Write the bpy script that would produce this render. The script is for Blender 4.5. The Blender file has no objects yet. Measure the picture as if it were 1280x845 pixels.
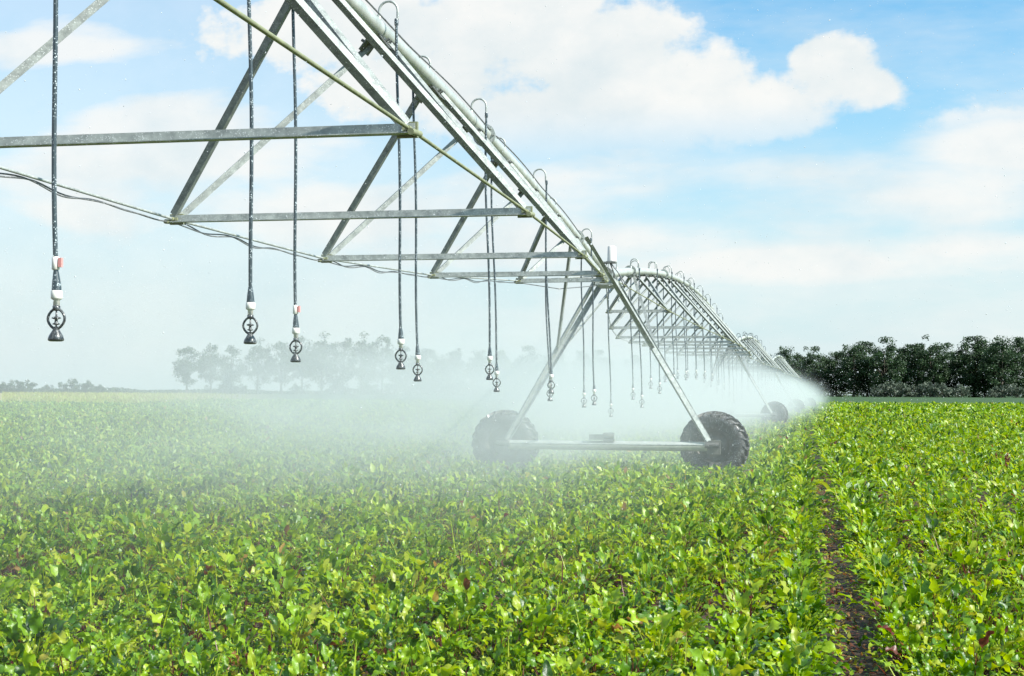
import bpy, math, random
import numpy as np
from mathutils import Vector, Matrix
R = math.radians
PI = math.pi
rng = np.random.default_rng(7)
random.seed(7)
scene = bpy.context.scene
col = scene.collection

# ------------------------------------------------------------------ camera
FOC, CH = 1800.0, 1.6
th, ph, rl = math.atan(366/FOC), math.atan((492-422.5)/FOC), R(0.25)
Rv = Vector((math.cos(th), math.sin(th), 0))
Fh = Vector((-math.sin(th), math.cos(th), 0))
Fv = Fh*math.cos(ph) + Vector((0, 0, 1))*math.sin(ph)
Uv = Rv.cross(Fv)
cx = Rv*math.cos(rl) + Uv*math.sin(rl)
cy = Uv*math.cos(rl) - Rv*math.sin(rl)
cz = -Fv
cam_d = bpy.data.cameras.new('camera')
cam = bpy.data.objects.new('camera', cam_d)
col.objects.link(cam)
cam.matrix_world = Matrix(((cx.x, cy.x, cz.x, 0), (cx.y, cy.y, cz.y, 0), (cx.z, cy.z, cz.z, CH), (0, 0, 0, 1)))
cam_d.sensor_width = 36
cam_d.lens = FOC/1280*36
cam_d.clip_end = 6000
cam_d.clip_start = 0.05
scene.camera = cam

# ------------------------------------------------------------------ helpers
def tag(o, label=None, cat=None, group=None, kind=None):
    if label: o['label'] = label
    if cat: o['category'] = cat
    if group: o['group'] = group
    if kind: o['kind'] = kind
    return o

def empty(name, loc=(0, 0, 0), rz=0.0):
    o = bpy.data.objects.new(name, None)
    o.empty_display_size = 0.2
    o.location = loc
    o.rotation_euler = (0, 0, rz)
    col.objects.link(o)
    return o

def copy_tree(o, parent=None):
    c = o.copy()
    col.objects.link(c)
    if parent is not None:
        c.parent = parent
        c.matrix_parent_inverse = o.matrix_parent_inverse.copy()
    for ch in list(o.children):
        copy_tree(ch, c)
    return c

class MB:
    def __init__(s):
        s.v, s.f, s.sm = [], [], []
    def add(s, vs, fs, smooth=False):
        b = len(s.v)
        s.v += [tuple(v) for v in vs]
        for f in fs:
            s.f.append(tuple(i+b for i in f)); s.sm.append(smooth)
    def box(s, c, h, M=None):
        vs = []
        for x in (-1, 1):
            for y in (-1, 1):
                for z in (-1, 1):
                    p = Vector((x*h[0], y*h[1], z*h[2]))
                    if M is not None: p = M @ p
                    vs.append(p+Vector(c))
        s.add(vs, [(0, 1, 3, 2), (4, 6, 7, 5), (0, 4, 5, 1), (2, 3, 7, 6), (0, 2, 6, 4), (1, 5, 7, 3)])
    def tube(s, pts, r, n=10, caps=True):
        pts = [Vector(p) for p in pts]
        rs = r if isinstance(r, (list, tuple)) else [r]*len(pts)
        vs = []
        ref = None
        for i, p in enumerate(pts):
            a = pts[max(i-1, 0)]; b = pts[min(i+1, len(pts)-1)]
            d = (b-a).normalized()
            if ref is None:
                ref = Vector((0, 0, 1)) if abs(d.z) < .9 else Vector((1, 0, 0))
            u = ref - d*ref.dot(d)
            if u.length < 1e-5: u = Vector((1, 0, 0)).cross(d)
            u.normalize(); w = d.cross(u); ref = u
            for k in range(n):
                t = 2*PI*k/n
                vs.append(p + (u*math.cos(t)+w*math.sin(t))*rs[i])
        fs = []
        for i in range(len(pts)-1):
            for k in range(n):
                k2 = (k+1) % n
                fs.append((i*n+k, i*n+k2, (i+1)*n+k2, (i+1)*n+k))
        s.add(vs, fs, True)
        if caps:
            m = len(pts)-1
            s.add([vs[k] for k in range(n)], [tuple(range(n))[::-1]])
            s.add([vs[m*n+k] for k in range(n)], [tuple(range(n))])
    def lathe(s, prof, c=(0, 0, 0), axis='z', n=20, smooth=True):
        vs = []
        c = Vector(c)
        for (r, h) in prof:
            for k in range(n):
                t = 2*PI*k/n
                if axis == 'z': p = Vector((r*math.cos(t), r*math.sin(t), h))
                elif axis == 'y': p = Vector((r*math.cos(t), h, r*math.sin(t)))
                else: p = Vector((h, r*math.cos(t), r*math.sin(t)))
                vs.append(c+p)
        fs = []
        for i in range(len(prof)-1):
            for k in range(n):
                k2 = (k+1) % n
                fs.append((i*n+k, i*n+k2, (i+1)*n+k2, (i+1)*n+k))
        s.add(vs, fs, smooth)
    def plate(s, p0, p1, side, w0, w1, t):
        """flat bar from p0 to p1, spreading along side from w0 to w1, thickness t"""
        p0, p1 = Vector(p0), Vector(p1)
        d = (p1-p0).normalized()
        u = side - d*side.dot(d); u.normalize()
        nn = d.cross(u)
        vs = []
        for p in (p0, p1):
            for a in (w0, w1):
                for b in (-t/2, t/2):
                    vs.append(p+u*a+nn*b)
        s.add(vs, [(0, 1, 3, 2), (4, 6, 7, 5), (0, 4, 5, 1), (2, 3, 7, 6), (0, 2, 6, 4), (1, 5, 7, 3)])
    def angle(s, p0, p1, up, w=.06, t=.006):
        """L-section bar: one flange along up, the other square to it"""
        p0, p1 = Vector(p0), Vector(p1)
        d = (p1-p0).normalized()
        u = Vector(up) - d*Vector(up).dot(d); u.normalize()
        q = d.cross(u)
        s.plate(p0, p1, u, 0, w, t)
        s.plate(p0+u*(t/2+.0005), p1+u*(t/2+.0005), q, t/2+.0005, w, t)
    def build(s, name, mat, parent=None):
        me = bpy.data.meshes.new(name)
        me.from_pydata(s.v, [], s.f)
        me.polygons.foreach_set('use_smooth', s.sm)
        me.materials.append(mat)
        me.update()
        o = bpy.data.objects.new(name, me)
        col.objects.link(o)
        if parent is not None: o.parent = parent
        return o

def np_mesh(name, V, F, mat, tint=None, smooth=True, parent=None, extra=None):
    """V (n,3) verts, F (m,4) quads (or (m,3))"""
    me = bpy.data.meshes.new(name)
    k = F.shape[1]
    me.vertices.add(len(V)); me.vertices.foreach_set('co', V.astype(np.float32).ravel())
    me.loops.add(F.size); me.loops.foreach_set('vertex_index', F.astype(np.int32).ravel())
    me.polygons.add(len(F))
    me.polygons.foreach_set('loop_start', np.arange(0, F.size, k, dtype=np.int32))
    me.polygons.foreach_set('loop_total', np.full(len(F), k, dtype=np.int32))
    me.polygons.foreach_set('use_smooth', np.full(len(F), smooth, dtype=bool))
    if tint is not None:
        a = me.attributes.new('tint', 'FLOAT', 'POINT')
        a.data.foreach_set('value', tint.astype(np.float32))
    if extra is not None:
        a = me.attributes.new('along', 'FLOAT', 'POINT')
        a.data.foreach_set('value', extra.astype(np.float32))
    me.update(calc_edges=True)
    me.validate()
    if mat: me.materials.append(mat)
    o = bpy.data.objects.new(name, me)
    col.objects.link(o)
    if parent is not None: o.parent = parent
    return o

# ------------------------------------------------------------------ materials
def new_mat(name):
    m = bpy.data.materials.new(name); m.use_nodes = True
    return m, m.node_tree.nodes, m.node_tree.links, m.node_tree.nodes['Principled BSDF']

def noise(N, scale, detail=4, rough=.6, L=None, vec=None):
    n = N.new('ShaderNodeTexNoise')
    n.inputs['Scale'].default_value = scale
    n.inputs['Detail'].default_value = detail
    n.inputs['Roughness'].default_value = rough
    if vec is not None: L.new(vec, n.inputs['Vector'])
    return n

def ramp(N, stops):
    r = N.new('ShaderNodeValToRGB')
    e = r.color_ramp.elements
    while len(e) < len(stops): e.new(.5)
    for el, (p, c) in zip(e, stops):
        el.position = p; el.color = (*c, 1)
    return r

def speckle_mat(name, c0, c1, scale, rough, metallic=0.0, bump=0.0, wet=0.0, c2=None, scale2=120):
    m, N, L, B = new_mat(name)
    tc = N.new('ShaderNodeTexCoord')
    n = noise(N, scale, 6, .65, L, tc.outputs['Object'])
    r = ramp(N, [(.3, c0), (.7, c1)])
    L.new(n.outputs['Fac'], r.inputs['Fac'])
    out = r.outputs['Color']
    if c2 is not None:                                   # small pale droplets / spangle stuck on the surface
        v = N.new('ShaderNodeTexVoronoi'); v.inputs['Scale'].default_value = scale2
        L.new(tc.outputs['Object'], v.inputs['Vector'])
        mr = N.new('ShaderNodeMapRange'); mr.inputs['From Min'].default_value = .16; mr.inputs['From Max'].default_value = .36
        mr.inputs['To Min'].default_value = 1; mr.inputs['To Max'].default_value = 0
        L.new(v.outputs['Distance'], mr.inputs['Value'])
        n2 = noise(N, scale2*.22, 2, .5, L, tc.outputs['Object'])
        mr2 = N.new('ShaderNodeMapRange'); mr2.inputs['From Min'].default_value = .40; mr2.inputs['From Max'].default_value = .52
        L.new(n2.outputs['Fac'], mr2.inputs['Value'])
        mu = N.new('ShaderNodeMath'); mu.operation = 'MULTIPLY'
        L.new(mr.outputs[0], mu.inputs[0]); L.new(mr2.outputs[0], mu.inputs[1])
        mx = N.new('ShaderNodeMix'); mx.data_type = 'RGBA'
        L.new(mu.outputs[0], mx.inputs['Factor']); L.new(out, mx.inputs['A']); mx.inputs['B'].default_value = (*c2, 1)
        out = mx.outputs['Result']
    L.new(out, B.inputs['Base Color'])
    B.inputs['Roughness'].default_value = rough
    B.inputs['Metallic'].default_value = metallic
    if wet: B.inputs['Coat Weight'].default_value = wet; B.inputs['Coat Roughness'].default_value = .15
    if bump:
        b = N.new('ShaderNodeBump'); b.inputs['Strength'].default_value = bump; b.inputs['Distance'].default_value = .01
        L.new(n.outputs['Fac'], b.inputs['Height']); L.new(b.outputs['Normal'], B.inputs['Normal'])
    return m

M_galv = speckle_mat('galvanised_steel', (.20, .22, .21), (.47, .50, .46), 13, .52, .30, .15, 0, (.72, .74, .72), 90)
M_brace = speckle_mat('galvanised_angle', (.15, .165, .158), (.35, .38, .35), 13, .58, .25, .15, 0, (.55, .58, .56), 90)
M_pipe = speckle_mat('galvanised_pipe', (.38, .41, .36), (.60, .62, .57), 6, .38, .35, .08)
M_rod = speckle_mat('weathered_rod', (.20, .22, .12), (.36, .37, .22), 12, .55, .35, .1)
M_dark = speckle_mat('dark_gusset', (.10, .11, .10), (.22, .23, .21), 14, .5, .3, .1)
M_hose = speckle_mat('black_hose', (.022, .034, .040), (.05, .068, .075), 30, .35, 0, .1, .3, (.62, .70, .72), 80)
M_black = speckle_mat('black_plastic', (.012, .014, .015), (.035, .04, .04), 40, .35, 0, .1, .4, (.55, .6, .6), 260)
M_white = speckle_mat('white_plastic', (.70, .68, .60), (.80, .78, .72), 30, .35)
M_red = speckle_mat('red_plastic', (.62, .22, .20), (.72, .34, .31), 40, .4)
M_rubber = speckle_mat('tyre_rubber', (.010, .011, .012), (.06, .055, .048), 9, .6, 0, .3, .15, (.45, .48, .48), 60)
M_rim = speckle_mat('wheel_rim', (.06, .06, .055), (.16, .15, .13), 8, .5, .3, .1)
M_cable = speckle_mat('cable_sheath', (.06, .065, .065), (.16, .165, .165), 20, .5, 0, .2, 0, (.5, .52, .52), 110)
M_box = speckle_mat('control_box_paint', (.62, .60, .57), (.72, .70, .66), 6, .4)

def leaf_material():
    m, N, L, B = new_mat('beet_leaf')
    a = N.new('ShaderNodeAttribute'); a.attribute_name = 'tint'
    stops = [(0.0, (.014, .045, .004)), (.25, (.046, .130, .004)), (.5, (.160, .290, .006)), (.72, (.315, .425, .013)),
             (.80, (.26, .28, .03)), (.86, (.32, .20, .05)), (.92, (.13, .045, .02)), (1.0, (.11, .012, .022))]
    r = ramp(N, stops); L.new(a.outputs['Fac'], r.inputs['Fac'])
    g = N.new('ShaderNodeNewGeometry')
    n = noise(N, 45, 3, .6, L, g.outputs['Position'])
    mr = N.new('ShaderNodeMapRange'); mr.inputs['To Min'].default_value = .7; mr.inputs['To Max'].default_value = 1.3
    L.new(n.outputs['Fac'], mr.inputs['Value'])
    mx = N.new('ShaderNodeMix'); mx.data_type = 'RGBA'; mx.blend_type = 'MULTIPLY'; mx.inputs['Factor'].default_value = 1
    L.new(r.outputs['Color'], mx.inputs['A']); L.new(mr.outputs[0], mx.inputs['B'])
    L.new(mx.outputs['Result'], B.inputs['Base Color'])
    B.inputs['Roughness'].default_value = .40
    B.inputs['Specular IOR Level'].default_value = .5
    bp = N.new('ShaderNodeBump'); bp.inputs['Strength'].default_value = .5; bp.inputs['Distance'].default_value = .006
    L.new(n.outputs['Fac'], bp.inputs['Height']); L.new(bp.outputs['Normal'], B.inputs['Normal'])
    t = N.new('ShaderNodeBsdfTranslucent')
    hs = N.new('ShaderNodeHueSaturation'); hs.inputs['Value'].default_value = 1.9; hs.inputs['Hue'].default_value = .485
    hs.inputs['Saturation'].default_value = 1.05
    L.new(mx.outputs['Result'], hs.inputs['Color']); L.new(hs.outputs['Color'], t.inputs['Color'])
    ms = N.new('ShaderNodeMixShader'); ms.inputs['Fac'].default_value = .34
    L.new(B.outputs[0], ms.inputs[1]); L.new(t.outputs[0], ms.inputs[2])
    L.new(ms.outputs[0], N['Material Output'].inputs['Surface'])
    return m
M_leaf = leaf_material()

def tree_leaf_material(name, c0, c1):
    m, N, L, B = new_mat(name)
    a = N.new('ShaderNodeAttribute'); a.attribute_name = 'tint'
    r = ramp(N, [(0, c0), (1, c1)]); L.new(a.outputs['Fac'], r.inputs['Fac'])
    L.new(r.outputs['Color'], B.inputs['Base Color'])
    B.inputs['Roughness'].default_value = .6
    t = N.new('ShaderNodeBsdfTranslucent'); L.new(r.outputs['Color'], t.inputs['Color'])
    ms = N.new('ShaderNodeMixShader'); ms.inputs['Fac'].default_value = .25
    L.new(B.outputs[0], ms.inputs[1]); L.new(t.outputs[0], ms.inputs[2])
    L.new(ms.outputs[0], N['Material Output'].inputs['Surface'])
    return m
M_tree = tree_leaf_material('dark_tree_leaf', (.016, .040, .014), (.05, .10, .032))
M_tree2 = tree_leaf_material('mid_tree_leaf', (.022, .045, .016), (.06, .10, .034))
M_shrub = tree_leaf_material('grey_green_shrub_leaf', (.05, .075, .05), (.13, .16, .11))
M_bark = speckle_mat('bark', (.05, .04, .03), (.13, .11, .08), 3, .9, 0, .3)

def ground_material():
    m, N, L, B = new_mat('field_ground')
    g = N.new('ShaderNodeNewGeometry')
    sp = N.new('ShaderNodeSeparateXYZ'); L.new(g.outputs['Position'], sp.inputs[0])
    n1 = noise(N, 14, 6, .7, L, g.outputs['Position'])
    soil = ramp(N, [(.3, (.022, .014, .008)), (.55, (.06, .038, .02)), (.75, (.13, .085, .045))])
    L.new(n1.outputs['Fac'], soil.inputs['Fac'])
    n2 = noise(N, .5, 6, .75, L, g.outputs['Position'])
    far = ramp(N, [(.3, (.05, .11, .02)), (.7, (.10, .19, .03))])
    L.new(n2.outputs['Fac'], far.inputs['Fac'])
    # the crop field ends some 165 m out: rough dark grass to the right, dry straw to the left
    n3 = noise(N, .06, 4, .6, L, g.outputs['Position'])
    edge = N.new('ShaderNodeMath'); edge.operation = 'MULTIPLY_ADD'
    L.new(n3.outputs['Fac'], edge.inputs[0]); edge.inputs[1].default_value = 14; L.new(sp.outputs['Y'], edge.inputs[2])
    mr = N.new('ShaderNodeMapRange'); mr.inputs['From Min'].default_value = 206; mr.inputs['From Max'].default_value = 212  # edge of the sown field
    L.new(edge.outputs[0], mr.inputs['Value'])
    side = N.new('ShaderNodeMapRange'); side.inputs['From Min'].default_value = -13; side.inputs['From Max'].default_value = 9
    side.inputs['To Min'].default_value = 1; side.inputs['To Max'].default_value = 0
    obl = N.new('ShaderNodeMath'); obl.operation = 'MULTIPLY_ADD'; obl.inputs[1].default_value = .40
    L.new(sp.outputs['Y'], obl.inputs[0]); L.new(sp.outputs['X'], obl.inputs[2])
    L.new(obl.outputs[0], side.inputs['Value'])
    rough_grass = N.new('ShaderNodeMix'); rough_grass.data_type = 'RGBA'
    L.new(side.outputs[0], rough_grass.inputs['Factor'])
    rough_grass.inputs['A'].default_value = (.020, .060, .010, 1); rough_grass.inputs['B'].default_value = (.27, .235, .085, 1)
    b1 = N.new('ShaderNodeMapRange'); b1.inputs['From Min'].default_value = 60; b1.inputs['From Max'].default_value = 130
    L.new(sp.outputs['Y'], b1.inputs['Value'])
    m1 = N.new('ShaderNodeMix'); m1.data_type = 'RGBA'
    L.new(b1.outputs[0], m1.inputs['Factor']); L.new(soil.outputs['Color'], m1.inputs['A']); L.new(far.outputs['Color'], m1.inputs['B'])
    m2 = N.new('ShaderNodeMix'); m2.data_type = 'RGBA'
    L.new(mr.outputs[0], m2.inputs['Factor']); L.new(m1.outputs['Result'], m2.inputs['A']); L.new(rough_grass.outputs['Result'], m2.inputs['B'])
    L.new(m2.outputs['Result'], B.inputs['Base Color'])
    B.inputs['Roughness'].default_value = .95
    bp = N.new('ShaderNodeBump'); bp.inputs['Strength'].default_value = .8; bp.inputs['Distance'].default_value = .04
    L.new(n1.outputs['Fac'], bp.inputs['Height']); L.new(bp.outputs['Normal'], B.inputs['Normal'])
    return m

# ------------------------------------------------------------------ terrain
def gz(x, y):
    t = np.clip((np.asarray(y, float)-140)/(370-140), 0, 1)
    return 1.15*t*t*(3-2*t)

def height_noise(x, y, s, seed):
    r = np.random.default_rng(seed)
    out = np.zeros(np.broadcast(x, y).shape)
    for k in range(7):
        a = r.uniform(0, 2*PI); f = r.uniform(.5, 1.6)/s; p = r.uniform(0, 2*PI)
        out += np.sin((x*math.cos(a)+y*math.sin(a))*f*2*PI+p)
    return out/7

xs = np.concatenate([np.linspace(-2500, -80, 14), np.linspace(-60, 60, 41), np.linspace(80, 2500, 14)])
ys = np.concatenate([np.linspace(-60, 0, 7), np.linspace(2, 60, 30), np.linspace(70, 400, 34), np.linspace(500, 4000, 10)])
GX, GY = np.meshgrid(xs, ys)
GZ = gz(GX, GY) + .02*height_noise(GX, GY, 3, 5)*(np.abs(GX) < 60)
V = np.stack([GX.ravel(), GY.ravel(), GZ.ravel()], 1)
nx, ny = len(xs), len(ys)
ii = (np.arange(ny-1)[:, None]*nx+np.arange(nx-1)[None, :]).ravel()
F = np.stack([ii, ii+1, ii+nx+1, ii+nx], 1)
ground = np_mesh('ground', V, F, ground_material())
tag(ground, 'flat brown field soil under the crop, running green to the horizon', 'ground', kind='structure')

# trodden wheel track: a shallow rut of brown soil through the crop
TRX = .27
def track_mesh():
    yy = np.linspace(3.5, 150, 420)
    uu = np.linspace(-1, 1, 9)
    Y, U = np.meshgrid(yy, uu, indexing='ij')
    X = TRX + .03*np.sin(Y*.31)+U*.26
    Z = gz(X, Y) + .035 + .012*height_noise(X, Y, .25, 3)*(1-np.abs(U)) - .03*np.abs(U)**3
    V = np.stack([X.ravel(), Y.ravel(), Z.ravel()], 1)
    n = len(uu)
    ii = (np.arange(len(yy)-1)[:, None]*n+np.arange(n-1)[None, :]).ravel()
    return V, np.stack([ii, ii+1, ii+n+1, ii+n], 1)
M_track = speckle_mat('track_soil', (.008, .006, .004), (.05, .032, .017), 9, .8, 0, .8)  # soil colour darkened to stand for the shade of the crop in the rut
V, F = track_mesh()
tag(np_mesh('path', V, F, M_track), 'narrow bare wheel rut of brown soil running through the crop', 'track', kind='structure')

# ------------------------------------------------------------------ crop (one mass of beet leaves)
def leaves(P, az, el, L, W, bend, fold, wave, nt, ns, tint, roll=None):
    """P (n,3) base, az azimuth, el elevation of the blade at its base, bend total droop; returns V, F, tint"""
    n = len(P)
    t = np.linspace(0, 1, nt)[None, :, None]
    s = np.linspace(-1, 1, ns)[None, None, :]
    e = el[:, None, None] - bend[:, None, None]*t
    ds = L[:, None, None]/(nt-1)
    em = (e[:, 1:]+e[:, :-1])/2
    u = np.concatenate([np.zeros((n, 1, 1)), np.cumsum(np.cos(em)*ds, 1)], 1)
    w = np.concatenate([np.zeros((n, 1, 1)), np.cumsum(np.sin(em)*ds, 1)], 1)
    wid = W[:, None, None]*np.sin(PI*np.clip(t*.965+.02, 0, 1)**.72)**.75
    lat = s*wid
    ph0 = rng.uniform(0, 6.28, (n, 1, 1))
    lift = np.abs(s)*wid*fold[:, None, None] + wave[:, None, None]*np.abs(s)**1.5*np.sin(t*11+ph0+np.sign(s)*1.3)*L[:, None, None]
    uu = u - np.sin(e)*lift
    ww = w + np.cos(e)*lift
    if roll is not None:
        cr, sr = np.cos(roll)[:, None, None], np.sin(roll)[:, None, None]
        lat, ww = lat*cr, ww+lat*sr*.8
    ca, sa = np.cos(az)[:, None, None], np.sin(az)[:, None, None]
    X = P[:, 0, None, None]+uu*ca-lat*sa
    Y = P[:, 1, None, None]+uu*sa+lat*ca
    Z = P[:, 2, None, None]+ww+0*lat
    V = np.stack([X, Y, Z], -1).reshape(-1, 3)
    q = (np.arange(nt-1)[:, None]*ns+np.arange(ns-1)[None, :]).ravel()
    q = np.stack([q, q+1, q+ns+1, q+ns], 1)
    F = (np.arange(n)[:, None, None]*(nt*ns)+q[None]).reshape(-1, 4)
    T = np.repeat(tint, nt*ns)
    return V, F, T

def petioles(A, B, r, tint):
    """thin three-sided stalks from A to B"""
    n = len(A)
    d = B-A
    k = np.arange(3)*2*PI/3
    off = np.stack([np.cos(k), np.sin(k), 0*k], 1)[None]*r[:, None, None]
    mid = (A+B)/2 + np.stack([d[:, 0]*-.12, d[:, 1]*-.12, 0*d[:, 2]], 1)
    V = np.concatenate([A[:, None]+off*1.3, mid[:, None]+off, B[:, None]+off*.7], 1).reshape(-1, 3)
    q = []
    for j in range(2):
        for i in range(3):
            q.append((j*3+i, j*3+(i+1) % 3, j*3+3+(i+1) % 3, j*3+3+i))
    q = np.array(q)
    F = (np.arange(n)[:, None, None]*9+q[None]).reshape(-1, 4)
    return V, F, np.repeat(tint, 9)

def patch(x, y):
    return .6*height_noise(x, y, 3.2, 11)+.6*height_noise(x, y, .9, 12)

def plants(y0, y1, row, step, thin=1.0):
    """plant positions in rows parallel to the pipe, kept inside a widened view cone"""
    out = []
    xl, xr = -.60*y1-1.5, .20*y1+1.8
    for rx in np.concatenate([np.arange(math.floor(xl/row)*row, xr, row), [TRX-.315, TRX+.315]]):
        yy = np.arange(y0, y1, step)
        yy = yy + rng.uniform(-.45, .45, len(yy))*step
        xx = rx + rng.normal(0, row*.16 if abs(abs(rx-TRX)-.315) > 1e-6 else .02, len(yy))
        ok = (xx > -.60*yy-1.2) & (xx < .20*yy+1.5)
        ok &= np.abs(xx-TRX-.03*np.sin(yy*.31)) > .255+.02*np.sin(yy*1.7)+.02*np.sin(yy*4.1)
        gap = np.abs(xx-2.45-.05*np.sin(yy*.4)) < .2
        ok &= ~(gap & (rng.random(len(yy)) < .6))
        ok &= ~((yy > 146+6*np.sin(xx*.13)) & (xx+.40*yy < -9+3*np.sin(yy*.2)))
        ok &= rng.random(len(yy)) < thin*np.clip(1.08+.85*height_noise(xx, yy, .8, 21), .3, 1)
        out.append(np.stack([xx[ok], yy[ok]], 1))
    return np.concatenate(out)

parts = []
def grow(y0, y1, row, step, nl, Lr, nt, ns, stalks, base_h, thin=1.0):
    P = plants(y0, y1, row, step, thin)
    n = len(P)
    pt = patch(P[:, 0], P[:, 1])
    ptone = rng.normal(0, .06, n)+.10*pt
    size = np.clip(rng.normal(1, .24, n)+.26*pt, .45, 1.6)
    idx = np.repeat(np.arange(n), nl)
    m = len(idx)
    az = rng.uniform(0, 2*PI, m)
    rank = rng.random(m)                                  # 0 = young upright heart leaf, 1 = old outer leaf
    lean = R(4)+rank**.8*R(50)+rng.normal(0, R(8), m)
    pl = base_h*rng.uniform(.55, 1.05, m)*size[idx]
    A = np.stack([P[idx, 0], P[idx, 1], gz(P[idx, 0], P[idx, 1])+.02], 1)
    A[:, :2] += rng.normal(0, .015, (m, 2))
    B = A + np.stack([np.cos(az)*np.sin(lean), np.sin(az)*np.sin(lean), np.cos(lean)], 1)*pl[:, None]
    L = rng.uniform(*Lr, m)*size[idx]*(1.05-.25*(1-rank))
    W = L*rng.uniform(.19, .32, m)
    el = PI/2-R(9)-lean*.9+rng.normal(0, R(14), m)
    bend = rng.uniform(R(15), R(105), m)*(.55+.5*rank)
    fold = rng.uniform(-.05, .55, m)
    wave = rng.uniform(.05, .16, m)
    tint = np.clip(.47+ptone[idx]+rng.normal(0, .20, m), .04, .77)
    old = rng.random(m)
    dry = np.clip(-.015-.16*height_noise(A[:, 0], A[:, 1], 1.3, 31), .003, .12)
    tint = np.where(old < dry, rng.uniform(.8, .97, m), tint)
    tint = np.where((old > .985), rng.uniform(.74, .82, m), tint)
    V, F, T = leaves(B, az, el, L, W, bend, fold, wave, nt, ns, tint, rng.normal(0, R(18), m))
    parts.append((V, F, T))
    if stalks:
        red = np.where(rng.random(n) < .5, rng.uniform(.93, 1.0, n), rng.uniform(.55, .75, n))[idx]
        parts.append(petioles(A, B, rng.uniform(.0022, .0042, m), red))
    return P

Pn = grow(3.2, 9.5, .40, .13, 30, (.045, .115), 9, 5, True, .215)
grow(9.5, 20, .40, .145, 25, (.045, .105), 5, 3, True, .22)
grow(20, 45, .42, .175, 17, (.06, .125), 3, 3, False, .23)
grow(45, 105, .5, .38, 10, (.10, .19), 3, 3, False, .23)
grow(105, 205, .85, .7, 8, (.2, .36), 3, 3, False, .22)

# dry stalks and thin weeds standing in the crop
def blades(n, y0, y1, hmin, hmax, lo, hi, wd):
    y = np.sqrt(rng.uniform(y0**2, y1**2, n))
    x = rng.uniform(-.58, .19, n)*y
    k = (np.abs(x-TRX) > .15) & (height_noise(x, y, 1.4, 41) > -.05)
    x, y = x[k], y[k]; n = len(x)
    P = np.stack([x, y, gz(x, y)], 1)
    L = rng.uniform(hmin, hmax, n)
    return leaves(P, rng.uniform(0, 6.28, n), rng.uniform(R(55), R(88), n), L, np.full(n, wd)*rng.uniform(.6, 1.4, n),
                  rng.uniform(0, R(60), n), np.full(n, .3), np.zeros(n), 5, 3, rng.uniform(lo, hi, n))
parts.append(blades(2200, 3.5, 22, .25, .50, .66, .84, .004))
parts.append(blades(1200, 3.5, 22, .22, .42, .90, 1.0, .005))

VV, FF, TT, b = [], [], [], 0
for V, F, T in parts:
    VV.append(V); FF.append(F+b); TT.append(T); b += len(V)
crop = np_mesh('beet_leaves', np.concatenate(VV), np.concatenate(FF), M_leaf, np.concatenate(TT))
tag(crop, 'bright green beet crop with red stalks covering the whole field', 'crop', kind='stuff')

# dry straw-coloured grass on the margin at the far left
n = 15000
y = rng.uniform(147, 330, n); x = rng.uniform(-.60, -.36, n)*y
k = x+.40*y < -9+rng.normal(0, 5, n)
x, y = x[k], y[k]; n = len(x)
V, F, T = leaves(np.stack([x, y, gz(x, y)], 1), rng.uniform(0, 6.28, n), rng.uniform(R(55), R(88), n), rng.uniform(.4, .8, n), rng.uniform(.04, .09, n),
                 rng.uniform(0, R(50), n), np.full(n, .2), np.zeros(n), 3, 3, rng.choice([.74, .79, .80, .81, .82], n))
tag(np_mesh('dry_grass', V, F, M_leaf, T), 'pale yellow dry grass along the far left margin of the field', 'dry grass', kind='stuff')

# litter of dead leaves in the rut
n = 3000
y = 4+26*rng.random(n)**1.5; x = TRX+rng.normal(0, .11, n)
P = np.stack([x, y, .045+rng.uniform(0, .02, n)], 1)
V, F, T = leaves(P, rng.uniform(0, 6.28, n), rng.normal(0, .25, n), rng.uniform(.02, .08, n), rng.uniform(.004, .018, n),
                 rng.normal(0, .8, n), rng.uniform(-.5, .5, n), rng.uniform(0, .08, n), 4, 3, rng.choice([.80, .85, .88, .9, .92, .93, .55, .3], n))
tag(np_mesh('leaf_litter', V, F, M_leaf, T), 'dead brown leaf scraps lying in the wheel rut', 'leaf litter', kind='stuff')

# two rust-red dock weeds at the right
M_dock = speckle_mat('dock_seed', (.10, .028, .012), (.22, .07, .03), 40, .8, 0, .3)
def dock(x, y, h, label):
    root = empty('dock_weed', (x, y, float(gz(x, y))))
    tag(root, label, 'weed')
    st = MB(); hd = MB()
    for k in range(5):
        a = random.uniform(0, 6.28); l = random.uniform(.05, .22)
        top = Vector((math.cos(a)*l, math.sin(a)*l, h*random.uniform(.75, 1)))
        st.tube([(0, 0, 0), top*.5+Vector((0, 0, .03)), top], [.006, .005, .003], 5)
        for q in range(46):
            t = random.uniform(.45, 1); c = top*t
            a2 = random.uniform(0, 6.28); r_ = .035*(1.25-t)
            c = c+Vector((math.cos(a2)*r_, math.sin(a2)*r_, random.uniform(-.01, .01)))
            s_ = random.uniform(.006, .014)
            Mr = Matrix.Rotation(random.uniform(0, 3), 3, 'X') @ Matrix.Rotation(random.uniform(0, 3), 3, 'Z')
            hd.box(c, (s_, s_*.7, s_*1.1), Mr)
    st.build('stem', M_dock, root); hd.build('seed_head', M_dock, root)
dock(4.35, 29.5, .78, 'rust red dock weed standing above the green crop at the right edge')
dock(3.75, 29.2, .50, 'short rust brown dock weed beside the taller red one')

# ------------------------------------------------------------------ irrigation machine
X0 = -3.7
TOP = 3.86
SPAN = 42.0
SPR = [5.0, 8.6, 12.1, 15.7, 19.2]                      # distance of spreaders from the nearer tower
HALF = {5.0: .68, 8.6: 1.12, 12.1: 1.42, 15.7: 1.52, 19.2: 1.52}
SZ = {5.0: -.50, 8.6: -.70, 12.1: -.80, 15.7: -.80, 19.2: -.77}   # spreader height relative to TOP

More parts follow.
